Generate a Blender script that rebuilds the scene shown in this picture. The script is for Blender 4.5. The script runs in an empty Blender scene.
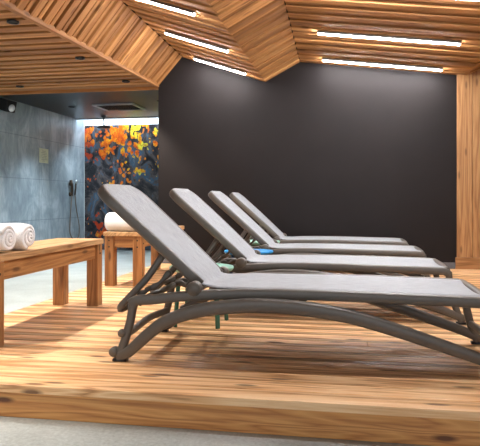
import bpy, math, random
from mathutils import Vector, Matrix
random.seed(7)
R = math.radians
COL = bpy.context.scene.collection

# ------------------------------------------------------------------ materials
def new_mat(name):
    m = bpy.data.materials.new(name); m.use_nodes = True
    nt = m.node_tree
    return m, nt, nt.nodes['Principled BSDF']

def N(nt, typ, **kw):
    n = nt.nodes.new(typ)
    for k, v in kw.items(): setattr(n, k, v)
    return n

def ramp(nt, fac, stops, interp='LINEAR'):
    r = N(nt, 'ShaderNodeValToRGB'); r.color_ramp.interpolation = interp
    e = r.color_ramp.elements
    while len(e) < len(stops): e.new(0.5)
    for el, (p, c) in zip(e, stops):
        el.position = p; el.color = (*c, 1) if len(c) == 3 else c
    nt.links.new(fac, r.inputs[0])
    return r.outputs[0]

def mathn(nt, op, a, b=None, clamp=False):
    n = N(nt, 'ShaderNodeMath', operation=op, use_clamp=clamp)
    for i, v in enumerate((a, b)):
        if v is None: continue
        if isinstance(v, (int, float)): n.inputs[i].default_value = v
        else: nt.links.new(v, n.inputs[i])
    return n.outputs[0]

def mix(nt, fac, a, b, blend='MIX'):
    n = N(nt, 'ShaderNodeMix', data_type='RGBA', blend_type=blend)
    for i, v in ((0, fac), (6, a), (7, b)):
        if isinstance(v, (int, float)): n.inputs[i].default_value = v
        elif isinstance(v, tuple): n.inputs[i].default_value = (*v, 1)
        else: nt.links.new(v, n.inputs[i])
    return n.outputs[2]

def mapping(nt, src, scale, loc=(0, 0, 0), rot=(0, 0, 0)):
    m = N(nt, 'ShaderNodeMapping')
    m.inputs['Scale'].default_value = scale; m.inputs['Location'].default_value = loc
    m.inputs['Rotation'].default_value = rot
    nt.links.new(src, m.inputs[0]); return m.outputs[0]

def bump(nt, bsdf, h, strength, dist):
    b = N(nt, 'ShaderNodeBump'); b.inputs['Strength'].default_value = strength
    b.inputs['Distance'].default_value = dist
    nt.links.new(h, b.inputs['Height']); nt.links.new(b.outputs[0], bsdf.inputs['Normal'])

def noise(nt, vec, scale, detail=4, rough=.5, dist=0):
    n = N(nt, 'ShaderNodeTexNoise')
    n.inputs['Scale'].default_value = scale; n.inputs['Detail'].default_value = detail
    n.inputs['Roughness'].default_value = rough; n.inputs['Distortion'].default_value = dist
    nt.links.new(vec, n.inputs['Vector']); return n.outputs[0]

def wood(name, dark, mid, light, rough=.5, tone=.35, grain=28, knot=.6, contrast=1.0, stretch=9):
    m, nt, b = new_mat(name)
    uv = N(nt, 'ShaderNodeUVMap').outputs[0]
    big = noise(nt, mapping(nt, uv, (.55, stretch, 1)), 1.0, 3, .55, .5)
    ringv = mathn(nt, 'MULTIPLY', big, 7.0 * contrast)
    ring = mathn(nt, 'FRACT', ringv)
    ring = mathn(nt, 'ABSOLUTE', mathn(nt, 'SUBTRACT', ring, .5))       # 0..0.5
    fine = noise(nt, mapping(nt, uv, (5, grain * 7, 1)), 1.0, 5, .65, .2)
    v = mathn(nt, 'ADD', mathn(nt, 'MULTIPLY', ring, .95), mathn(nt, 'MULTIPLY', fine, .62))
    col = ramp(nt, v, [(.22, dark), (.5, mid), (.82, light)])
    t = N(nt, 'ShaderNodeAttribute', attribute_name='tone').outputs['Fac']
    k = mathn(nt, 'ADD', mathn(nt, 'MULTIPLY', t, tone), 1 - tone * .55)
    kc = N(nt, 'ShaderNodeCombineColor')
    nt.links.new(k, kc.inputs[0])
    nt.links.new(mathn(nt, 'POWER', k, 1.15), kc.inputs[1]); nt.links.new(mathn(nt, 'POWER', k, 1.4), kc.inputs[2])
    col = mix(nt, 1.0, col, kc.outputs[0], 'MULTIPLY')
    vo = N(nt, 'ShaderNodeTexVoronoi', voronoi_dimensions='2D'); vo.inputs['Scale'].default_value = 1.0
    nt.links.new(mapping(nt, uv, (1.5, 5.5, 1), (.37, .21, 0)), vo.inputs['Vector'])
    kd = ramp(nt, vo.outputs['Distance'], [(.035, (1, 1, 1)), (.085, (0, 0, 0))])
    col = mix(nt, mathn(nt, 'MULTIPLY', kd, knot), col, (dark[0] * .35, dark[1] * .3, dark[2] * .3))
    nt.links.new(col, b.inputs['Base Color'])
    b.inputs['Roughness'].default_value = rough
    bump(nt, b, v, .35, .003)
    return m

def plain(name, col, rough=.5, metal=0, nscale=0, namp=.08, bumpd=0, spec=.5):
    m, nt, b = new_mat(name)
    tc = N(nt, 'ShaderNodeTexCoord').outputs['Object']
    n = noise(nt, tc, nscale or 12, 4)
    lo = tuple(c * (1 - namp) for c in col); hi = tuple(min(1, c * (1 + namp)) for c in col)
    nt.links.new(ramp(nt, n, [(.3, lo), (.7, hi)]), b.inputs['Base Color'])
    b.inputs['Roughness'].default_value = rough; b.inputs['Metallic'].default_value = metal; b.inputs['Specular IOR Level'].default_value = spec
    if bumpd: bump(nt, b, n, .6, bumpd)
    return m

M_CEIL = wood('larch_slats', (.27, .108, .028), (.41, .182, .054), (.52, .255, .085), .68, .66, contrast=.45)
M_DECK = wood('deck_pine', (.34, .135, .042), (.72, .39, .170), (.88, .58, .31), .36, .72, knot=.85)
M_FASC = wood('deck_fascia', (.40, .145, .040), (.60, .26, .075), (.73, .36, .115), .4, .2, grain=20, contrast=1.7, knot=1, stretch=7)
M_BENCH = wood('bench_pine', (.20, .078, .022), (.36, .158, .050), (.48, .235, .085), .42, .35, contrast=1.2, knot=.85)
M_BTOP = wood('bench_top_pine', (.26, .125, .045), (.47, .265, .115), (.60, .37, .18), .4, .25)
M_CLAD = wood('cladding_pine', (.21, .09, .027), (.36, .17, .058), (.47, .245, .095), .5, .3)
M_FRAME = plain('taupe_resin', (.115, .099, .083), .36, 0, 40, .06, .0004)
M_DARK = plain('dark_paint', (.0125, .0092, .0088), .6, 0, 3, .1, 0, .2)
M_BLACK = plain('black_plastic', (.012, .012, .013), .4)
M_CBLK = plain('black_ceiling_paint', (.010, .010, .0115), .36, 0, 2, .15)
M_SKIRT = plain('grey_skirting', (.13, .13, .14), .5)
M_MINT = plain('mint_plastic', (.32, .60, .48), .35)
M_MINTLEG = plain('green_plastic', (.035, .13, .085), .4)
M_BLUE = plain('blue_plastic', (.02, .27, .62), .35)
M_BLUELEG = plain('dark_blue_plastic', (.01, .05, .12), .4)
M_CHROME = plain('chrome', (.6, .6, .6), .18, 1)
M_BRONZE = plain('bronze', (.055, .035, .022), .3, .7)
M_HOSE = plain('hose_metal', (.20, .17, .14), .4, .4)
M_STEEL = plain('steel_edge', (.45, .48, .5), .3, .7)
M_BOLT = plain('dark_bolt', (.03, .02, .015), .5, .4)
M_WHITEWALL = plain('white_plaster', (.75, .8, .84), .6)
M_PAPER = plain('cream_notice', (.66, .66, .46), .6)
M_INK = plain('notice_ink', (.40, .41, .30), .7)

def m_towel():
    m, nt, b = new_mat('terry_towel')
    tc = N(nt, 'ShaderNodeTexCoord').outputs['Object']
    b.inputs['Base Color'].default_value = (.86, .85, .84, 1)
    n = noise(nt, tc, 160, 3, .7)
    nt.links.new(ramp(nt, n, [(.25, (.78, .77, .77)), (.6, (.88, .87, .87))]), b.inputs['Base Color'])
    b.inputs['Roughness'].default_value = .95
    bump(nt, b, n, .6, .004); return m
M_TOWEL = m_towel()

def m_sling():
    m, nt, b = new_mat('woven_sling')
    uv = N(nt, 'ShaderNodeUVMap').outputs[0]
    a = noise(nt, mapping(nt, uv, (14, 420, 1)), 1, 2, .5)
    c = noise(nt, mapping(nt, uv, (300, 60, 1)), 1, 2, .5)
    v = mathn(nt, 'ADD', mathn(nt, 'MULTIPLY', a, .7), mathn(nt, 'MULTIPLY', c, .3))
    nt.links.new(ramp(nt, v, [(.38, (.20, .208, .220)), (.60, (.41, .424, .442))]), b.inputs['Base Color'])
    b.inputs['Roughness'].default_value = .6
    bump(nt, b, v, .4, .001); return m
M_SLING = m_sling()

def m_stone():
    m, nt, b = new_mat('blue_grey_stone')
    g = N(nt, 'ShaderNodeNewGeometry').outputs['Position']
    cl = noise(nt, mapping(nt, g, (1, 1.3, 1), (0, 3, 0)), 1.7, 7, .62, 1.2)
    st = noise(nt, mapping(nt, g, (1, 3.2, .8), (0, 0, 0), (R(28), 0, 0)), 3.0, 6, .7, .6)
    v = mathn(nt, 'ADD', mathn(nt, 'MULTIPLY', cl, .6), mathn(nt, 'MULTIPLY', st, .4))
    col = ramp(nt, v, [(.34, (.15, .195, .23)), (.5, (.28, .345, .39)), (.66, (.50, .565, .61))])
    br = N(nt, 'ShaderNodeTexBrick'); br.offset = 0; br.squash = 1
    sx = N(nt, 'ShaderNodeSeparateXYZ'); nt.links.new(g, sx.inputs[0])
    cb = N(nt, 'ShaderNodeCombineXYZ'); nt.links.new(sx.outputs[1], cb.inputs[0])
    nt.links.new(mathn(nt, 'ADD', sx.outputs[2], .16 - .0), cb.inputs[1])
    nt.links.new(cb.outputs[0], br.inputs['Vector'])
    for k, val in (('Scale', 1), ('Mortar Size', .004), ('Brick Width', 1.2), ('Row Height', .6), ('Mortar Smooth', .1)):
        br.inputs[k].default_value = val
    col = mix(nt, mathn(nt, 'MULTIPLY', br.outputs['Fac'], .55), col, (.07, .085, .1))
    nt.links.new(col, b.inputs['Base Color']); b.inputs['Roughness'].default_value = .38
    return m

def m_floor():
    m, nt, b = new_mat('pale_grey_tiles')
    g = N(nt, 'ShaderNodeNewGeometry').outputs['Position']
    n1 = noise(nt, g, 60, 3, .7); n2 = noise(nt, g, 2.5, 4)
    v = mathn(nt, 'ADD', mathn(nt, 'MULTIPLY', n1, .5), mathn(nt, 'MULTIPLY', n2, .5))
    col = ramp(nt, v, [(.35, (.28, .31, .30)), (.65, (.52, .57, .56))])
    br = N(nt, 'ShaderNodeTexBrick'); br.offset = 0
    nt.links.new(g, br.inputs['Vector'])
    for k, val in (('Scale', 1), ('Mortar Size', .004), ('Brick Width', .6), ('Row Height', .6)):
        br.inputs[k].default_value = val
    col = mix(nt, mathn(nt, 'MULTIPLY', br.outputs['Fac'], .12), col, (.2, .21, .2))
    nt.links.new(col, b.inputs['Base Color']); b.inputs['Roughness'].default_value = .32
    return m

def m_art():
    m, nt, b = new_mat('printed_glass_artwork')
    tc = N(nt, 'ShaderNodeTexCoord').outputs['Object']
    sx = N(nt, 'ShaderNodeSeparateXYZ'); nt.links.new(tc, sx.inputs[0])
    z = sx.outputs[2]
    w = N(nt, 'ShaderNodeTexNoise'); w.inputs['Scale'].default_value = 5; w.inputs['Detail'].default_value = 5
    nt.links.new(tc, w.inputs['Vector'])
    vm = N(nt, 'ShaderNodeMix', data_type='VECTOR'); vm.inputs[0].default_value = .14
    nt.links.new(tc, vm.inputs[4]); nt.links.new(w.outputs['Color'], vm.inputs[5])
    wv = vm.outputs[1]
    bgn = noise(nt, mapping(nt, tc, (1, 1, .7), (3, 0, 1)), 3.2, 6, .65, 1.5)
    bg = ramp(nt, bgn, [(.36, (.012, .012, .015)), (.46, (.035, .035, .042)), (.53, (.10, .085, .085)), (.59, (.04, .10, .17)), (.66, (.12, .15, .19)), (.74, (.06, .03, .03))])
    vo = N(nt, 'ShaderNodeTexVoronoi', feature='SMOOTH_F1'); vo.inputs['Scale'].default_value = 15
    vo.inputs['Smoothness'].default_value = .25
    nt.links.new(mapping(nt, wv, (1, 1, .75)), vo.inputs['Vector'])
    _ = 0
    # density: strong at the top, sparse below the middle, a cluster again at the foot
    dens = ramp(nt, mathn(nt, 'DIVIDE', z, 2.2), [(0, (.55,) * 3), (.14, (.88,) * 3), (.27, (.42,) * 3), (.42, (.33,) * 3), (.6, (.62,) * 3), (.8, (.85,) * 3), (1, (.8,) * 3)])
    patch = noise(nt, mapping(nt, tc, (1.5, 1, 1), (7, 0, 2)), 2.2, 3, .5, .5)
    thr = mathn(nt, 'SUBTRACT', mathn(nt, 'ADD', mathn(nt, 'MULTIPLY', dens, .95), mathn(nt, 'MULTIPLY', patch, 2.2)), 1.37)
    msk = mathn(nt, 'MULTIPLY', mathn(nt, 'SUBTRACT', thr, vo.outputs['Distance']), 12, True)
    cn0 = noise(nt, mapping(nt, tc, (1.2, 1, 1), (1.3, 0, 0)), 3.4, 4, .65, .3)
    cn = mathn(nt, 'ADD', cn0, mathn(nt, 'MULTIPLY', mathn(nt, 'ADD', sx.outputs[0], 3.75), .17))
    hot = ramp(nt, cn, [(.34, (.50, .05, .012)), (.46, (.78, .17, .012)), (.54, (.84, .36, .02)), (.60, (.80, .66, .04)), (.7, (.62, .68, .08))])
    fl = noise(nt, tc, 22, 4, .7)
    hot = mix(nt, ramp(nt, fl, [(.48, (0, 0, 0)), (.62, (.75,) * 3)]), hot, (.30, .045, .015))
    col = mix(nt, msk, bg, hot)
    nt.links.new(col, b.inputs['Base Color']); b.inputs['Roughness'].default_value = .25
    return m

def m_emit(name, col, s):
    m, nt, b = new_mat(name)
    b.inputs['Base Color'].default_value = (.9, .9, .9, 1)
    b.inputs['Emission Color'].default_value = (*col, 1); b.inputs['Emission Strength'].default_value = s
    return m
M_STONE, M_FLOOR, M_ART = m_stone(), m_floor(), m_art()
M_STRIP = m_emit('led_strip_glow', (.99, .98, 1), 130)
M_COVE = m_emit('cove_glow', (.80, .92, 1), 45)
M_GLASS = plain('clear_lens', (.7, .75, .78), .15)

# ------------------------------------------------------------------ object helpers
def link(name, verts, faces, mat, parent=None, smooth=False, uvs=None, tones=None, bevel=0):
    me = bpy.data.meshes.new(name)
    me.from_pydata([tuple(v) for v in verts], [], faces)
    if uvs is not None:
        ul = me.uv_layers.new(name='UVMap')
        for i, uv in enumerate(uvs): ul.data[i].uv = uv
    if tones is not None:
        at = me.attributes.new('tone', 'FLOAT', 'FACE')
        for i, t in enumerate(tones): at.data[i].value = t
    me.materials.append(mat)
    if smooth:
        for p in me.polygons: p.use_smooth = True
    me.update()
    o = bpy.data.objects.new(name, me); COL.objects.link(o)
    if parent: o.parent = parent
    if bevel:
        bv = o.modifiers.new('bevel', 'BEVEL'); bv.width = bevel; bv.segments = 2; bv.limit_method = 'ANGLE'
    return o

class Boards:
    """collects boards (8-corner blocks) with grain coordinates running along each one"""
    def __init__(s): s.v, s.f, s.uv, s.t = [], [], [], []
    def quad(s, p00, p10, p11, p01, th, tone=None):
        """p00->p10 is the grain direction; th = thickness vector"""
        p = [Vector(q) for q in (p00, p10, p11, p01)]; th = Vector(th)
        base = len(s.v); s.v += p + [q + th for q in p]
        ld = (p[1] - p[0]).normalized(); wd = (p[3] - p[0]); wd = (wd - ld * wd.dot(ld)).normalized()
        ou, ov = random.uniform(0, 40), random.uniform(0, 40)
        tone = random.random() if tone is None else tone
        tl = th.normalized()
        fs = [(0, 1, 2, 3), (7, 6, 5, 4), (0, 4, 5, 1), (1, 5, 6, 2), (2, 6, 7, 3), (3, 7, 4, 0)]
        for f in fs:
            s.f.append(tuple(base + i for i in f)); s.t.append(tone)
            for i in f:
                q = s.v[base + i] - p[0]
                s.uv.append((ou + q.dot(ld), ov + q.dot(wd) + q.dot(tl)))
    def box(s, x0, x1, y0, y1, z0, z1, grain='x', tone=None):
        if grain == 'x': s.quad((x0, y0, z1), (x1, y0, z1), (x1, y1, z1), (x0, y1, z1), (0, 0, z0 - z1), tone)
        elif grain == 'y': s.quad((x0, y0, z1), (x0, y1, z1), (x1, y1, z1), (x1, y0, z1), (0, 0, z0 - z1), tone)
        else: s.quad((x0, y0, z0), (x0, y0, z1), (x1, y0, z1), (x1, y0, z0), (0, y1 - y0, 0), tone)
    def build(s, name, mat, parent=None, bevel=0.003):
        o = link(name, s.v, s.f, mat, parent, False, s.uv, s.t, bevel)
        # consistent outward normals
        import bmesh
        bm = bmesh.new(); bm.from_mesh(o.data); bmesh.ops.recalc_face_normals(bm, faces=bm.faces); bm.to_mesh(o.data); bm.free()
        return o

def box(name, x0, x1, y0, y1, z0, z1, mat, parent=None, bevel=0, tone=None, grain='x'):
    b = Boards(); b.box(x0, x1, y0, y1, z0, z1, grain, .5 if tone is None else tone)
    return b.build(name, mat, parent, bevel)

def merge(parts):
    V, F = [], []
    for v, f in parts:
        n = len(V); V += v; F += [tuple(i + n for i in q) for q in f]
    return V, F

def catmull(pts, n=6, closed=False):
    pts = [Vector(p) for p in pts]; out = []
    m = len(pts); segs = m if closed else m - 1
    for i in range(segs):
        if closed: p0, p1, p2, p3 = pts[i - 1], pts[i], pts[(i + 1) % m], pts[(i + 2) % m]
        else: p0, p1, p2, p3 = pts[max(i - 1, 0)], pts[i], pts[i + 1], pts[min(i + 2, m - 1)]
        for k in range(n):
            t = k / n
            out.append(.5 * ((2 * p1) + (p2 - p0) * t + (2 * p0 - 5 * p1 + 4 * p2 - p3) * t * t + (3 * p1 - p0 - 3 * p2 + p3) * t ** 3))
    if not closed: out.append(pts[-1].copy())
    return out

def sweep(path, side, a, b, n=12, closed=False, power=3.0):
    """side: fixed 'across' vector; a = half-size along side, b = half-size across the other way (numbers or functions of 0..1)"""
    path = [Vector(p) for p in path]; m = len(path); V, F = [], []
    fa = a if callable(a) else (lambda t: a); fb = b if callable(b) else (lambda t: b)
    for i, p in enumerate(path):
        if closed: t = path[(i + 1) % m] - path[i - 1]
        else: t = path[min(i + 1, m - 1)] - path[max(i - 1, 0)]
        t.normalize()
        S = Vector(side); S = (S - t * S.dot(t)).normalized(); U = t.cross(S).normalized()
        q = i / max(1, m - 1)
        for k in range(n):
            th = 2 * math.pi * k / n; c, s_ = math.cos(th), math.sin(th)
            cx = math.copysign(abs(c) ** (2 / power), c); sy = math.copysign(abs(s_) ** (2 / power), s_)
            V.append(p + S * cx * fa(q) + U * sy * fb(q))
    rings = m if closed else m - 1
    for i in range(rings):
        j = (i + 1) % m
        for k in range(n):
            l = (k + 1) % n
            F.append((i * n + k, j * n + k, j * n + l, i * n + l))
    if not closed:
        F.append(tuple(range(n))); F.append(tuple((m - 1) * n + k for k in reversed(range(n))))
    return V, F

def lathe(profile, n=32, centre=(0, 0, 0), axis='z'):
    V, F = [], []
    c = Vector(centre)
    for r, h in profile:
        for k in range(n):
            th = 2 * math.pi * k / n
            x, y = r * math.cos(th), r * math.sin(th)
            V.append(c + (Vector((x, y, h)) if axis == 'z' else Vector((x, h, y)) if axis == 'y' else Vector((h, x, y))))
    for i in range(len(profile) - 1):
        for k in range(n):
            l = (k + 1) % n
            F.append((i * n + k, i * n + l, (i + 1) * n + l, (i + 1) * n + k))
    F.append(tuple(reversed(range(n)))); F.append(tuple((len(profile) - 1) * n + k for k in range(n)))
    return V, F

def tube(name, path, r, mat, parent=None, side=(0, 0, 1), n=10):
    V, F = sweep(path, side, r, r, n, power=2)
    return link(name, V, F, mat, parent, True)

def tag(o, label, cat, group=None):
    o['label'] = label; o['category'] = cat
    if group: o['group'] = group
    return o
def struct(o): o['kind'] = 'structure'; return o
def thing(name, label, cat, loc=(0, 0, 0), group=None, rz=0):
    o = bpy.data.objects.new(name, None); COL.objects.link(o)
    o.location = loc; o.rotation_euler = (0, 0, rz); o.empty_display_size = .1
    return tag(o, label, cat, group)
def copy_tree(o, parent=None):
    c = o.copy(); COL.objects.link(c)
    if parent: c.parent = parent
    for ch in [x for x in bpy.data.objects if x.parent == o and x != c]: copy_tree(ch, c)
    return c
def smooth_caps(o, ang=40):
    # round tubes with crisp caps
    for p in o.data.polygons:
        if len(p.vertices) > 4: p.use_smooth = False

# ------------------------------------------------------------------ camera
HC = .735
cam_d = bpy.data.cameras.new('camera'); cam = bpy.data.objects.new('camera', cam_d); COL.objects.link(cam)
cam.location = (0, 0, HC); cam.rotation_euler = (R(90), 0, R(10.2))
cam_d.sensor_fit = 'HORIZONTAL'; cam_d.sensor_width = 36; cam_d.lens = 611 / 480 * 36; cam_d.shift_y = -23 / 480
cam_d.clip_start = .05
bpy.context.scene.camera = cam

# ------------------------------------------------------------------ room shell
ZF = -.132            # tile floor; the deck top is z = 0
XL, XR, YB, YW, YE = -4.54, 3.4, -2.0, 6.85, 9.95
def sbox(name, *a, **k): return struct(box(name, *a, **k))
sbox('floor', XL - .2, XR + .2, YB, YE + .2, ZF - .15, ZF, M_FLOOR)
sbox('wall_left', XL - .15, XL, YB, YE + .15, ZF, 3.55, M_STONE)
sbox('wall_back', -2.2, 1.14, YW, YW + .15, ZF, 3.55, M_DARK)
sbox('wall_back', XL, -2.2, YW + .065, YW + .15, 2.165, 3.55, M_DARK)  # unseen upper wall, added to stop light leaking in above the soffit
sbox('light_block_front', XL, XR, YB, YB + .15, 2.35, 3.55, M_DARK)  # unseen header, added to shut out light leaking over the folds
sbox('wall_shower_right', -2.2, -2.05, YW + .15, YE, ZF, 2.6, M_DARK)
sbox('wall_shower_back', XL, -2.05, YE, YE + .15, ZF, 2.6, M_WHITEWALL)
sbox('baseboard_back', -2.19, 1.12, YW - .015, YW, 0, .065, M_SKIRT)
b = Boards(); x = 1.125; i = 0
for w in (.16, .15, .17, .14, .16, .15, .18, .15, .16, .15, .17, .16, .15, .16, .15):
    x1 = min(x + w, XR)
    if x1 - x > .02: b.box(x, x1 - .003, YW - .03, YW + .12, 0, 3.5, 'z', .35 + .5 * random.random())
    x = x1
struct(b.build('wall_right', M_CLAD))
struct(box('baseboard_right', 1.105, XR, YW - .055, YW - .03, 0, .125, M_CLAD, bevel=.004, tone=.3))
sbox('wall_side', XR, XR + .15, YB, YW + .15, ZF, 3.4, M_DARK)
# dark lowered ceiling over the showers, light cove behind its far edge
sbox('ceiling', XL, -2.05, 6.9, 9.66, 2.10, 2.16, M_CBLK)
sbox('ceiling', XL, -2.05, 9.60, YE, 2.42, 2.48, M_WHITEWALL)
sbox('trim_1', XL, -2.2, 9.645, 9.66, 2.085, 2.10, M_STEEL)

# faceted slatted ceiling: creases run almost towards the camera
def XA(y): return -2.2 - .035 * (YW - y)
def XB(y): return -1.914 - .0195 * (YW - y)
def XC(y): return -.94 - .0304 * (YW - y)
def XD(y): return -.55 + .0077 * (YW - y)
def XE(y): return 1.22 + .040 * (YW - y)
Z1 = 2.065
ZA = lambda y: Z1
ZB = lambda y: 2.392 + .037 * (YW - y)
ZC = lambda y: 2.069 + .0393 * (YW - y)
ZD = lambda y: 2.28 + .0603 * (YW - y)
ZE = lambda y: ZD(y) - .1235 * (XE(y) - XD(y))
XF = lambda y: XR + .02
ZG = lambda y: ZE(y) + .42 * (XF(y) - XE(y))
XW = lambda y: XL
def facet(name, xl, zl, xr, zr, y0, y1, pitch=.178):
    B = Boards(); y = y1
    nrm = (Vector((xr(4) - xl(4), 0, zr(4) - zl(4)))).normalized()
    up = Vector((-nrm.z, 0, nrm.x))
    def strip(ya, yb, drop, th, tone=None):
        o = -up * drop
        B.quad(Vector((xl(ya), ya, zl(ya))) + o, Vector((xr(ya), ya, zr(ya))) + o, Vector((xr(yb), yb, zr(yb))) + o,
               Vector((xl(yb), yb, zl(yb))) + o, up * th, tone)
    k = 0
    while y > y0:
        strip(y - .080, y, 0, .066)
        strip(y - .150, y - .106, -.010, .056)
        y -= pitch; k += 1
    # dark boarding behind the gaps
    B2 = Boards(); B, B3 = B2, B
    o = up * .068
    B2.quad(Vector((xl(y0 - .2), y0 - .2, zl(y0 - .2))) + o, Vector((xr(y0 - .2), y0 - .2, zr(y0 - .2))) + o, Vector((xr(y1), y1, zr(y1))) + o,
            Vector((xl(y1), y1, zl(y1))) + o, up * .03, .1)
    struct(B2.build('ceiling', M_BLACK, None, 0))
    return struct(B3.build(name, M_CEIL, None, .0025))
Y0 = -1.6
facet('ceiling', XW, ZA, XA, ZA, Y0, YW - .12)
facet('ceiling', XA, ZA, XB, ZB, Y0, YW)
facet('ceiling', XB, ZB, XC, ZC, Y0, YW)
facet('ceiling', XC, ZC, XD, ZD, Y0, YW)
facet('ceiling', XD, ZD, XE, ZE, Y0, YW)
facet('ceiling', XE, ZE, XF, ZG, Y0, YW)
# smooth timber border and bottom lip of the soffit, and the slim trims on the fold
b = Boards(); b.box(XL, XA(YW), YW - .117, YW + .03, Z1 + .0, Z1 + .05, 'x', .15)
b.box(XL, XA(YW) , YW + .03, YW + .06, Z1 - .035, Z1 + .06, 'x', .75)
struct(b.build('trim_2', M_CEIL))
b = Boards()
b.quad((XA(Y0) - .035, Y0, Z1 - .012), (XA(YW) - .035, YW, Z1 - .012), (XA(YW) + .01, YW, Z1 - .012), (XA(Y0) + .01, Y0, Z1 - .012), (0, 0, .04), .35)
struct(b.build('trim_3', M_CEIL))
sbox('ceiling', XL - .15, XR + .15, YB, YW + .1, 3.55, 3.65, M_DARK)      # unseen slab over the folds, added to block outside light

# ------------------------------------------------------------------ deck
deck = thing('wooden_platform', 'low raised platform of pale pine boards filling the room under the loungers', 'platform', (.6, 4.54, ZF))
ox, oy, oz = -.6, -4.54, -ZF
B = Boards(); y = 2.232; XD0 = -2.195
first = True; ib = 0
while y < YW - .03:
    ib += 1
    w = (random.choice((.075, .09, .10)) if ib % 2 else random.choice((.045, .055, .065))) if y > 2.62 else .118
    w = min(w, YW - .02 - y)
    xs = [XD0] + ([random.choice((-1.6, .2, 1.9)) + random.uniform(-.2, .2)] if random.random() < .35 and not first else []) + [XR - .02]
    tone0 = (random.choice((.7, .85, 1.0)) if ib % 2 else random.choice((0, .1, .2))) if y > 2.62 else random.choice((.65, .85))
    for xa, xb in zip(xs[:-1], xs[1:]):
        tn = min(1, max(0, tone0 + random.uniform(-.1, .1)))
        B.box(xa + ox + .001, xb + ox - .001, y + oy, y + w - .006 + oy, -.032 + oz, 0 + oz, 'x', tn)
    y += w; first = False
B.build('deck_boards', M_DECK, deck, .0025)
B = Boards(); B.box(XD0 + ox + .02, XR - .02 + ox, 2.26 + oy, YW - .03 + oy, .002, oz - .034, 'x', .05)
B.build('deck_frame', M_FASC, deck, 0)
B = Boards()
B.box(XD0 + ox, XR - .02 + ox, 2.238 + oy, 2.26 + oy, 0.001, oz - .0325, 'x', .42)
B.build('front_fascia', M_FASC, deck, .0015)
B = Boards(); B.box(XD0 + ox - .0, XD0 + .02 + ox, 2.262 + oy, YW - .03 + oy, 0.001, oz - .0325, 'y', .5)
B.build('side_fascia', M_FASC, deck, .0015)

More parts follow.
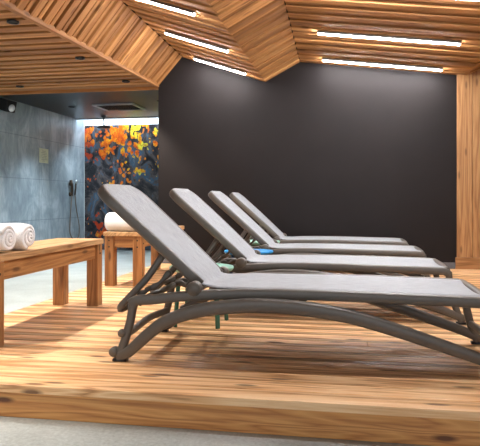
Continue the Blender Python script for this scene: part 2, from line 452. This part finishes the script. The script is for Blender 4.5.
# ------------------------------------------------------------------ sun lounger
def make_lounger():
    root = thing('sun_lounger', '', 'sun lounger')
    dx = .2
    def P(x, y, z): return Vector((x + dx, y, z))
    arch = [(-1.045, .022), (-.99, .045), (-.899, .126), (-.805, .193), (-.661, .242), (-.5, .266), (-.38, .273), (-.214, .267), (0, .238), (.208, .183), (.37, .132), (.529, .080), (.66, .030)]
    rail = [(-.985, .262), (-.955, .279), (-.88, .284), (-.7, .306), (-.45, .320), (-.15, .3235), (.2, .318), (.5, .312), (.55, .306), (.572, .290)]
    for s in (-1, 1):
        out = lambda x: .012 + .026 * max(0, 1 - ((x + .3) / .75) ** 2)
        pa = catmull([P(x, s * (.305 + out(x)), z + .005 * max(0, 1 - ((x + .3) / .6) ** 2)) for x, z in arch], 4)
        V, F = sweep(pa, (0, 1, 0), lambda t: .019 + .008 * math.sin(math.pi * t), lambda t: .023 + .008 * math.sin(math.pi * min(1, t * 1.05)), 14, power=3.5)
        link('arched_leg', V, F, M_FRAME, root, True)
        pr = catmull([P(x, s * .305, z) for x, z in rail], 4)
        V, F = sweep(pr, (0, 1, 0), .020, .0225, 14, power=4)
        link('side_rail', V, F, M_FRAME, root, True)
        pl = catmull([P(x, s * y, z) for x, y, z in ((-.955, .305, .279), (-.975, .306, .25), (-.985, .307, .19), (-1.003, .311, .12), (-1.022, .315, .06), (-1.04, .317, .014))], 3)
        V, F = sweep(pl, (0, 1, 0), .019, lambda t: .019 + .008 * max(0, t - .6) + .008 * max(0, .35 - t), 12)
        lg = link('leg', V, F, M_FRAME, root, True)
        V, F = lathe([(.001, -.026), (.017, -.026), (.022, -.016), (.022, .016), (.017, .026), (.001, .026)], 20, P(-1.060, s * .315, .042), 'y')
        link('foot_roller', V, F, M_FRAME, lg, True)
        V, F = sweep([P(-1.062, s * .316, .007), P(-1.0, s * .316, .007)], (0, 1, 0), .022, .007, 12)
        link('foot_pad', V, F, M_BLACK, lg, True)
        pl = catmull([P(x, s * y, z) for x, y, z in ((.568, .305, .300), (.578, .306, .22), (.60, .308, .12), (.625, .316, .05), (.64, .318, .014))], 3)
        V, F = sweep(pl, (0, 1, 0), .019, .020, 12)
        lg = link('leg', V, F, M_FRAME, root, True)
        V, F = sweep([P(.61, s * .317, .007), P(.675, s * .317, .007)], (0, 1, 0), .022, .007, 12)
        link('foot_pad', V, F, M_BLACK, lg, True)
        V, F = lathe([(.001, -.034), (.024, -.034), (.033, -.026), (.034, .012), (.029, .022), (.001, .024)] if s > 0 else [(.001, -.024), (.029, -.022), (.034, -.012), (.033, .026), (.024, .034), (.001, .034)], 24, P(-.685, s * .310, .338), 'y')
        link('hinge_knob', V, F, M_FRAME, root, True)
        # wavy adjustment rack on the inside of the rail
        pk = catmull([P(-.96, s * .27, .255), P(-.92, s * .27, .285), (-.88 + dx, s * .268, .268), P(-.84, s * .27, .296), (-.80 + dx, s * .268, .28), P(-.75, s * .27, .30)], 4)
        V, F = sweep(pk, (0, 1, 0), .012, .014, 8)
        link('adjustment_rack', V, F, M_FRAME, root, True)
    # cross bars
    V, F = sweep(catmull([P(-1.0, -.31, .125), P(-1.0, -.2, .128), P(-1.0, 0, .14), P(-1.0, .2, .128), P(-1.0, .31, .125)], 4), (1, 0, 0), .014, .017, 10)
    link('crossbar', V, F, M_FRAME, root, True)
    V, F = lathe([(.001, -.012), (.017, -.012), (.019, 0), (.017, .012), (.001, .012)], 16, P(-1.02, -.325, .13), 'y')
    link('crossbar_cap', V, F, M_FRAME, root, True)
    V, F = sweep(catmull([P(.605, -.31, .105), P(.60, 0, .125), P(.605, .31, .105)], 6), (1, 0, 0), .014, .017, 10)
    link('crossbar', V, F, M_FRAME, root, True)
    V, F = sweep([P(-.95, -.3, .27), P(-.95, .3, .27)], (1, 0, 0), .017, .014, 10)
    link('crossbar', V, F, M_FRAME, root, True)
    V, F = sweep(catmull([P(.557, -.30, .311), P(.563, 0, .313), P(.557, .30, .311)], 5), (1, 0, 0), .022, .021, 12)
    link('end_rail', V, F, M_FRAME, root, True)
    V, F = sweep([P(-.2, -.3, .305), P(-.2, .3, .300)], (1, 0, 0), .02, .012, 10)
    link('crossbar', V, F, M_FRAME, root, True)
    # backrest: frame loop in a slightly curved leaning plane
    H0 = Vector((-.680, .343)); T0 = Vector((-1.172, .788)); L = (T0 - H0).length
    tdir = (T0 - H0).normalized(); nd = Vector((-tdir.y, tdir.x)); nd = nd if nd.x > 0 else -nd
    def prof(s):                                        # s = distance up the backrest
        q = s / L
        bow = .004 * math.sin(math.pi * min(q, 1))
        return H0 + tdir * s + nd * bow
    W, rc = .262, .10
    taper = lambda s: .82 + .18 * min(1, max(0, s / L))
    loop = []
    for k in range(11): loop.append((L * .0 + (L - rc) * k / 10, -W))
    for k in range(1, 9):
        a = math.pi / 2 * k / 8; loop.append((L - rc + rc * math.sin(a), -W + rc * (1 - math.cos(a))))
    for k in range(1, 6): loop.append((L, -W + rc + (2 * W - 2 * rc) * k / 6))
    loop2 = [(s, -w) for s, w in reversed(loop[:19])]
    loop += loop2
    path = []
    for s, w in loop:
        c = prof(s); c = c + nd * (-.012 * (1 - abs(w) / W) * 0)
        path.append(Vector((c.x + dx, w * taper(s), c.y)))
    V, F = sweep(path, (nd.x, 0, nd.y), .024, .018, 14, power=3.5)
    bk = link('backrest_frame', V, F, M_FRAME, root, True)
    for q in (.35, .78):
        c = prof(L * q) - nd * .012
        V, F = sweep([(c.x + dx, -W * taper(L * q), c.y), (c.x + dx, W * taper(L * q), c.y)], (nd.x, 0, nd.y), .012, .018, 10)
        link('backrest_crossbar', V, F, M_FRAME, bk, True)
    # prop hanging from the underside of the backrest
    c = prof(L * .34) - nd * .020
    pth = []
    for s in (-1, 1):
        q = [Vector((c.x + dx, s * .215, c.y)), P(-.93, s * .232, .375), P(-1.00, s * .24, .298), P(-1.05, s * .245, .245), P(-1.062, s * .235, .226)]
        V, F = sweep(catmull(q, 3), (0, 1, 0), .016, .016, 10)
        link('prop_arm', V, F, M_FRAME, root, True)
        q = [P(-.83, s * .20, .40), P(-.88, s * .205, .345), P(-.93, s * .21, .315), P(-.985, s * .21, .285)]
        V, F = sweep(catmull(q, 4), (0, 1, 0), .012, lambda t: .012 + .004 * math.sin(t * 16), 10)
        link('prop_arm', V, F, M_FRAME, root, True)
    V, F = sweep(catmull([P(-1.062, -.238, .227), P(-1.058, -.2, .220), P(-1.058, .2, .220), P(-1.062, .238, .227)], 4), (1, 0, 0), .015, .015, 10)
    link('prop_bar', V, F, M_FRAME, root, True)
    V, F = sweep([P(-.93, -.24, .318), P(-.93, .24, .318)], (1, 0, 0), .013, .011, 10)
    link('prop_bar', V, F, M_FRAME, root, True)
    # woven sling: down the backrest, round the bend and along the seat
    cen = []
    nb = 16
    for k in range(nb + 1):
        s = (L + .010) - (L - .015) * k / nb; c = prof(s) + nd * .0245; cen.append((c.x, c.y, s))
    for x, z in ((-.668, .352), (-.64, .345), (-.59, .343), (-.48, .345), (-.3, .345), (-.1, .3455), (.1, .343), (.3, .339), (.48, .3355), (.545, .334), (.57, .325)):
        cen.append((x, z, -1))
    V, F, UV = [], [], []
    nw = 12; uv = []
    acc = 0; prev = None
    for i, (x, z, s) in enumerate(cen):
        p = Vector((x, z)); acc += (p - prev).length if prev is not None else 0; prev = p
        w0 = W * taper(s) + .010
        w = w0 if s > 0 else w0 + (.290 - w0) * min(1, max(0, (x + .67) / .14))
        if s > 0 and s > L - rc:
            d = s - (L - rc); r2 = rc + .014; w = min(w0, W * taper(s) - rc + math.sqrt(max(0, r2 * r2 - d * d)))
        if s < 0 and x > .52: w = .285
        for j in range(nw + 1):
            q = -1 + 2 * j / nw
            drop = (1 - q * q) * (.012 * min(1, max(0, (L - s) / .12)) if s > 0 else .012)
            e = .006 if abs(q) > .99 else 0
            dirv = nd if s > 0 else Vector((0, 1))
            pp = p - dirv * (drop + e)
            V.append(Vector((pp.x + dx, q * w, pp.y))); uv.append((acc, q * w))
    for i in range(len(cen) - 1):
        for j in range(nw):
            f = (i * (nw + 1) + j, (i + 1) * (nw + 1) + j, (i + 1) * (nw + 1) + j + 1, i * (nw + 1) + j + 1)
            F.append(f); UV += [uv[q] for q in f]
    o = link('sling_fabric', V, F, M_SLING, root, True, UV)
    so = o.modifiers.new('thickness', 'SOLIDIFY'); so.thickness = .004; so.offset = 0
    return root

lo = make_lounger()
LY = [2.965, 4.105, 5.275, 6.37]
LL = ['taupe sun lounger with light grey sling, nearest of the row, at the platform front',
      'taupe sun lounger second from the front, directly behind the nearest one',
      'taupe sun lounger third from the front, beside the blue side table',
      'taupe sun lounger farthest back, next to the dark brown wall']
for i in range(4):
    o = lo if i == 0 else copy_tree(lo)
    o.location = (-.2 + (0, .01, 0, -.03)[i], LY[i], 0)
    tag(o, LL[i], 'sun lounger', 'sun loungers lined up on the platform')

# ------------------------------------------------------------------ side tables
def make_table(top_mat, leg_mat):
    root = thing('side_table', '', 'side table')
    prof = [(.001, .322), (.15, .322), (.183, .318), (.190, .326), (.192, .336), (.188, .341), (.180, .341), (.174, .337), (.001, .336)]
    V, F = lathe(prof, 40)
    link('tabletop', V, F, top_mat, root, True)
    V, F = lathe([(.11, .30), (.125, .30), (.13, .3225), (.11, .3225)], 32)
    F = F[:-2] + [(i, (i + 1) % 32, 96 + (i + 1) % 32, 96 + i) for i in range(32)]
    link('under_ring', V, F, leg_mat, root, True)
    for sx in (-1, 1):
        for sy in (-1, 1):
            V, F = sweep([(sx * .105, sy * .105, .325), (sx * .118, sy * .118, .15), (sx * .126, sy * .126, .0)], (sx, sy, 0), .010, lambda t: .017 - .004 * t, 10)
            link('leg', V, F, leg_mat, root, False)
    return root
t1 = make_table(M_MINT, M_MINTLEG)
t1.location = (-.868, 3.535, .0015); tag(t1, 'mint green round side table between the two nearest loungers', 'side table', 'small round side tables')
t2 = make_table(M_BLUE, M_BLUELEG); t2.location = (-.775, 4.69, .0015)
tag(t2, 'bright blue round side table between second and third loungers', 'side table', 'small round side tables')
t3 = copy_tree(t1); t3.location = (-.85, 5.82, .0015)
tag(t3, 'mint green round side table behind the third lounger, mostly hidden', 'side table', 'small round side tables')

# ------------------------------------------------------------------ benches
def make_bench():
    root = thing('wooden_bench', '', 'bench')
    L, W, Ht = 1.35, .335, .463
    B = Boards(); n = 3; w = (W + .012) / n
    for k in range(n):
        x0 = -(W + .012) / 2 + k * w
        B.box(x0, x0 + w - .002, -L / 2, L / 2, Ht - .036, Ht, 'y', (.55, .8, .6)[k])
    B.build('bench_top', M_BTOP, root, .004)
    a = W / 2; lw = .082
    for sx in (-1, 1):
        for sy in (-1, 1):
            x0, x1 = sorted((sx * a, sx * (a - lw))); y0, y1 = sorted((sy * (L / 2 - .015), sy * (L / 2 - .015 - lw)))
            lg = box('leg', x0, x1, y0, y1, 0, Ht - .036, M_BENCH, root, .004, random.random(), 'z')
            for dz in (.335, .39):
                V, F = lathe([(.001, -.003), (.006, -.003), (.007, 0), (.006, .003), (.001, .003)], 12, ((x0 + x1) / 2, y0 if sy < 0 else y1, dz), 'y')
                link('bolt', V, F, M_BOLT, lg, True)
            V, F = lathe([(.001, -.003), (.006, -.003), (.007, 0), (.006, .003), (.001, .003)], 12, (x0 if sx < 0 else x1, (y0 + y1) / 2, .365), 'x')
            link('bolt', V, F, M_BOLT, lg, True)
    ya = L / 2 - .015 - lw
    for sx in (-1, 1):
        x0, x1 = sorted((sx * (a - .018), sx * (a - .05)))
        box('side_apron', x0, x1, -ya, ya, Ht - .036 - .098, Ht - .036, M_BENCH, root, .003, .35 + .2 * sx, 'y')
    for sy in (-1, 1):
        y0, y1 = sorted((sy * (L / 2 - .03), sy * (L / 2 - .062)))
        box('end_apron', -(a - lw), a - lw, y0, y1, Ht - .036 - .098, Ht - .036, M_BENCH, root, .003, .2, 'x')
    return root
b1 = make_bench(); b1.location = (-1.882, 3.40, 0)
tag(b1, 'pine bench nearest the camera at the left edge, carrying two rolled towels', 'bench', 'pine benches along the platform edge')
b2 = copy_tree(b1); b2.location = (-1.90, 5.60, 0)
tag(b2, 'pine bench farther back, behind the nearest lounger backrest, carrying one towel', 'bench', 'pine benches along the platform edge')

# ------------------------------------------------------------------ rolled towels
def towel(length, ry, rz_, turns=3.2, seed=0, flap=0):
    rnd = random.Random(seed)
    name = 'rolled_towel'
    n = int(turns * 26); th = 1.0 / (turns + .35); V, F = [], []
    prof_o, prof_i = [], []
    for k in range(n + 1):
        a = 2 * math.pi * k / 26; r = th * (.45 + k / 26)
        r *= 1 + .025 * math.sin(3 * a + seed)
        sx_, sz_ = math.cos(a + seed), math.sin(a + seed)
        prof_o.append((r * sx_, r * sz_)); ri = max(r - th * .80, .01); prof_i.append((ri * sx_, ri * sz_))
    out = prof_o + prof_i[::-1]; m = len(out)
    nl = 18
    for i in range(nl + 1):
        q = -1 + 2 * i / nl
        e = 1 - .10 * abs(q) ** 8 
        for (y, z) in out:
            rr = math.hypot(y, z)
            bulge = (1 - rr) * .018 * (1 if q > 0 else -1) * abs(q) ** 6
            wob = 1 + .012 * math.sin(7 * q + 3 * y + seed)
            yy, zz = y * ry * e * wob, z * rz_ * e * wob
            zz = max(zz, -rz_ * .93)
            V.append((q * length / 2 + bulge, yy, zz + rz_ * .93))
    for i in range(nl):
        for k in range(m):
            l = (k + 1) % m
            F.append((i * m + k, i * m + l, (i + 1) * m + l, (i + 1) * m + k))
    h = len(prof_o)
    for k in range(h - 1):
        a_, b_, c_, d_ = k, k + 1, m - 2 - k, m - 1 - k
        F.append((d_, c_, b_, a_)); F.append(tuple(nl * m + q for q in (a_, b_, c_, d_)))
    return link(name, V, F, M_TOWEL, None, True)
TZ = .463
tw = towel(.30, .090, .079, 3.3, 1); tw.location = (-1.873, 2.87, TZ)
tag(tw, 'white rolled towel nearest the camera on the left bench', 'towel', 'rolled white towels')
tw = towel(.30, .090, .080, 3.1, 4); tw.location = (-1.868, 3.06, TZ); tw.rotation_euler = (0, 0, R(2))
tag(tw, 'white rolled towel lying second on the left bench, against the first roll', 'towel', 'rolled white towels')
tw = towel(.30, .105, .092, 3.6, 2); tw.location = (-1.925, 5.05, TZ); tw.rotation_euler = (0, 0, R(-4))
tag(tw, 'thick white rolled towel on the farther bench behind the grey backrest', 'towel', 'rolled white towels')

# ------------------------------------------------------------------ shower area
art = box('art_panel', XL + .02, -2.21, 0, .012, 0, 2.02 - ZF - .01, M_ART)
art.location = (0, YE - .014, ZF + .01); tag(art, 'tall glass panel printed with orange, yellow and blue blotches on the shower wall', 'wall panel')

cs = thing('ceiling_vent', 'square black air vent with silver rim in the dark ceiling', 'vent', (-3.31, 8.47, 2.10))
for nm, a in (('vent_rim', (-.31, .31, -.28, -.25)), ('vent_rim', (-.31, .31, .25, .28)), ('vent_rim', (-.31, -.28, -.25, .25)), ('vent_rim', (.28, .31, -.25, .25))):
    box(nm, *a, -.022, 0, M_STEEL, cs, .002)
B = Boards()
B.box(-.28, .28, -.25, .25, -.008, 0)
for k in range(9): B.box(-.27, .27, -.235 + k * .054, -.225 + k * .054, -.016, -.008)
B.build('vent_grille', M_BLACK, cs, 0)

rs = thing('rain_shower', 'dark ceiling mounted rain shower head before the colourful panel', 'shower', (-3.93, 9.36, 2.10))
V, F = lathe([(.001, -.035), (.02, -.035), (.04, -.02), (.045, 0), (.001, 0)], 24); link('ceiling_rose', V, F, M_BLACK, rs, True)
V, F = lathe([(.011, -.155), (.011, -.03)], 14); link('shower_arm', V, F, M_CHROME, rs, True)
V, F = lathe([(.001, -.198), (.108, -.198), (.113, -.185), (.105, -.17), (.02, -.165), (.018, -.15), (.001, -.15)], 32); link('shower_head', V, F, M_BLACK, rs, True)

hs = thing('hand_shower', 'bronze hand shower with looping hose on the grey stone wall', 'shower', (XL - .004, 9.47, .92))
V, F = lathe([(.001, 0), (.035, 0), (.035, .012), (.012, .02), (.012, .06), (.001, .06)], 20, (0, -.06, .08), 'x'); link('shower_bracket', V, F, M_BRONZE, hs, True)
V, F = lathe([(.001, 0), (.034, 0), (.034, .018), (.02, .05), (.001, .05)], 20, (0, -.07, -.09), 'x'); link('mixer_tap', V, F, M_BRONZE, hs, True)
V, F = sweep([(.04, -.10, .14), (.045, -.075, .05), (.04, -.06, -.12)], (1, 0, 0), .02, lambda t: .028 - .012 * t, 10); link('mixer_body', V, F, M_BRONZE, hs, True)
V, F = sweep([(.05, .06, .11), (.055, .05, .02), (.05, .03, -.10)], (1, 0, 0), .012, .014, 10); hd = link('handset', V, F, M_BRONZE, hs, True)
V, F = lathe([(.001, 0), (.03, 0), (.034, .015), (.02, .03), (.001, .03)], 20, (.05, .06, .12), 'x'); link('spray_face', V, F, M_STEEL, hd, True)
tube('hose', catmull([(.045, -.07, -.10), (.04, -.12, -.45), (.04, -.13, -.72), (.05, 0.0, -.84), (.05, .16, -.80), (.045, .20, -.62), (.04, .10, -.32), (.05, .03, -.10)], 8), .010, M_HOSE, hs, (1, 0, 0), 8)

sg = thing('wall_notice', 'small cream notice with faint lines of text on the stone wall', 'sign', (XL, 8.53, 1.40))
box('notice_plate', .0, .008, -.135, .135, -.108, .108, M_PAPER, sg, .002)
B = Boards()
for k, (zz, hw) in enumerate(((.07, .05), (.045, .085), (.02, .08), (-.005, .085), (-.03, .07), (-.055, .08), (-.078, .04))):
    B.box(.008, .0095, -hw, hw, zz - .004, zz + .004)
B.build('notice_text', M_INK, sg, 0)

sp = thing('wall_spotlight', 'black tilted box spotlight with pale lens high on the stone wall', 'spotlight', (XL, 7.28, 1.95))
hd = box('housing', -.12, .10, -.085, .085, -.075, .075, M_BLACK, sp, .008)
hd.location = (.135, 0.0, .02); hd.rotation_euler = (0, R(17), R(-12))
V, F = lathe([(.001, .098), (.045, .098), (.05, .108), (.042, .125), (.001, .132)], 24, (.0, 0, -.015), 'x'); link('lens', V, F, M_GLASS, hd, True)
box('mounting_arm', .0, .05, -.02, .02, 0.0, .03, M_BLACK, sp, .004)

# downlights in the timber soffit and in the dark ceiling
def downlight(x, y, z, label, cat='downlight', r=.045, group='recessed downlights'):
    V, F = lathe([(r * .72, -.002), (r * .8, -.006), (r, -.006), (r, .010), (r * .72, .010)], 28)
    n = 28
    F = F[:-2] + [(i, (i + 1) % n, n + 4 * n - n + (i + 1) % n, n + 4 * n - n + i) for i in range(0)]
    root = thing('downlight', label, cat, (x, y, z), group)
    link('ring', V, F, M_BLACK, root, True)
    V, F = lathe([(.001, .004), (r * .72, .004), (r * .72, .008), (.001, .008)], 28); link('lamp', V, F, M_BLACK, root, True)
    return root
soff = [(-2.47, 4.18, 'black round downlight nearest the camera in the slatted soffit'), (-2.48, 5.35, 'black round downlight halfway along the slatted soffit beside the fold'),
        (-2.465, 6.5, 'black round downlight in the soffit corner by the dark wall'), (-3.79, 6.56, 'black round downlight at the far left of the soffit edge')]
for x, y, l in soff: downlight(x, y, Z1 - .006, l)
downlight(-2.56, 8.05, 2.094, 'small black downlight in the dark ceiling right of the vent', r=.05)
downlight(-4.0, 8.35, 2.094, 'small black downlight in the dark ceiling left of the vent', r=.05)

# LED strips let into the folds
P3 = lambda X, Y: 2.392 - .3316 * (X + 1.914) + .0303 * (6.85 - Y)
P5 = lambda X, Y: 2.28 - .1235 * (X + .55) + .061 * (6.85 - Y)
def strip(Pf, x0, x1, y, label):
    root = thing('led_strip', label, 'ceiling light', ((x0 + x1) / 2, y, Pf((x0 + x1) / 2, y) - .0125), 'linear lights in the folded ceiling')
    sl = math.atan2(Pf(x1, y) - Pf(x0, y), x1 - x0); h = (x1 - x0) / 2 / math.cos(sl)
    root.rotation_euler = (0, -sl, 0)
    box('diffuser', -h, h, -.024, .024, -.019, .000, M_STRIP, root, .004)
    pb = Boards(); pb.box(-h - .006, h + .006, -.029, .029, .0005, .006)
    for a_ in (-1, 1):
        y0_, y1_ = sorted((a_ * .0242, a_ * .029)); pb.box(-h - .006, h + .006, y0_, y1_, -.013 if a_ < 0 else -.006, .0005)  # side lips added to keep the strip's glow off neighbouring boards
    pb.build('profile', M_FRAME, root, 0)
strip(P3, -1.74, -1.21, 4.69, 'glowing strip light in left fold, nearest the camera')
strip(P3, -1.756, -1.144, 5.70, 'glowing strip light in left fold, middle of three')
strip(P3, -1.70, -1.129, 6.60, 'glowing strip light in left fold, against the dark wall')
strip(P5, -.294, .973, 5.752, 'long glowing strip light in right fold, farther from the dark wall')
strip(P5, -.285, .943, 6.625, 'long glowing strip light in right fold, right above the dark wall')
for y in (4.7, 3.7, 2.7): strip(P5, -.29, .96, y, 'long glowing strip light in the right fold above the camera view')

# cove light above the printed panel
cv = box('cove_light', XL + .02, -2.22, 9.70, 9.76, 2.30, 2.33, M_COVE)
tag(cv, 'cool white cove light washing the top of the colourful panel', 'ceiling light')

# ------------------------------------------------------------------ lights
def spot(x, y, z, e, size=95, blend=.6, col=(1, .92, .82), rad=.03, aim=None):
    l = bpy.data.lights.new('spot', 'SPOT'); l.energy = e; l.spot_size = R(size); l.spot_blend = blend; l.color = col; l.shadow_soft_size = rad
    o = bpy.data.objects.new('spot_light', l); COL.objects.link(o); o.location = (x, y, z)
    if aim: o.rotation_euler = (Vector(aim) - Vector((x, y, z))).to_track_quat('-Z', 'Y').to_euler()
    return o
for y in (1.85, 3.02, 4.18, 5.35, 6.5): spot(-2.47, y, Z1 - .03, 165)
spot(-3.79, 6.56, Z1 - .03, 60, 70, col=(1, .93, .85))
spot(-2.56, 8.05, 2.07, 150, 90, col=(.85, .93, 1))
spot(-3.95, 8.1, 2.07, 150, 85, .9, (.80, .92, 1)); spot(-4.05, 9.35, 2.07, 70, 100, .9, (.80, .92, 1)); spot(-3.4, 7.4, 2.07, 70, 110, .9, (.80, .92, 1))
l = bpy.data.lights.new('front_fill', 'AREA'); l.shape = 'RECTANGLE'; l.size = 6; l.size_y = 2.0; l.energy = 55; l.color = (.92, .96, 1)  # soft fill light added behind the camera, no window modelled there
o = bpy.data.objects.new('front_fill', l); COL.objects.link(o); o.location = (-.3, YB + .05, 1.3); o.rotation_euler = (R(90), 0, 0)

w = bpy.data.worlds.new('world'); bpy.context.scene.world = w; w.use_nodes = True
w.node_tree.nodes['Background'].inputs[0].default_value = (.85, .92, 1, 1)
w.node_tree.nodes['Background'].inputs[1].default_value = .4

vs = bpy.context.scene.view_settings
vs.view_transform = 'Standard'; vs.look = 'None'; vs.gamma = 1; vs.use_curve_mapping = False; vs.exposure = .1
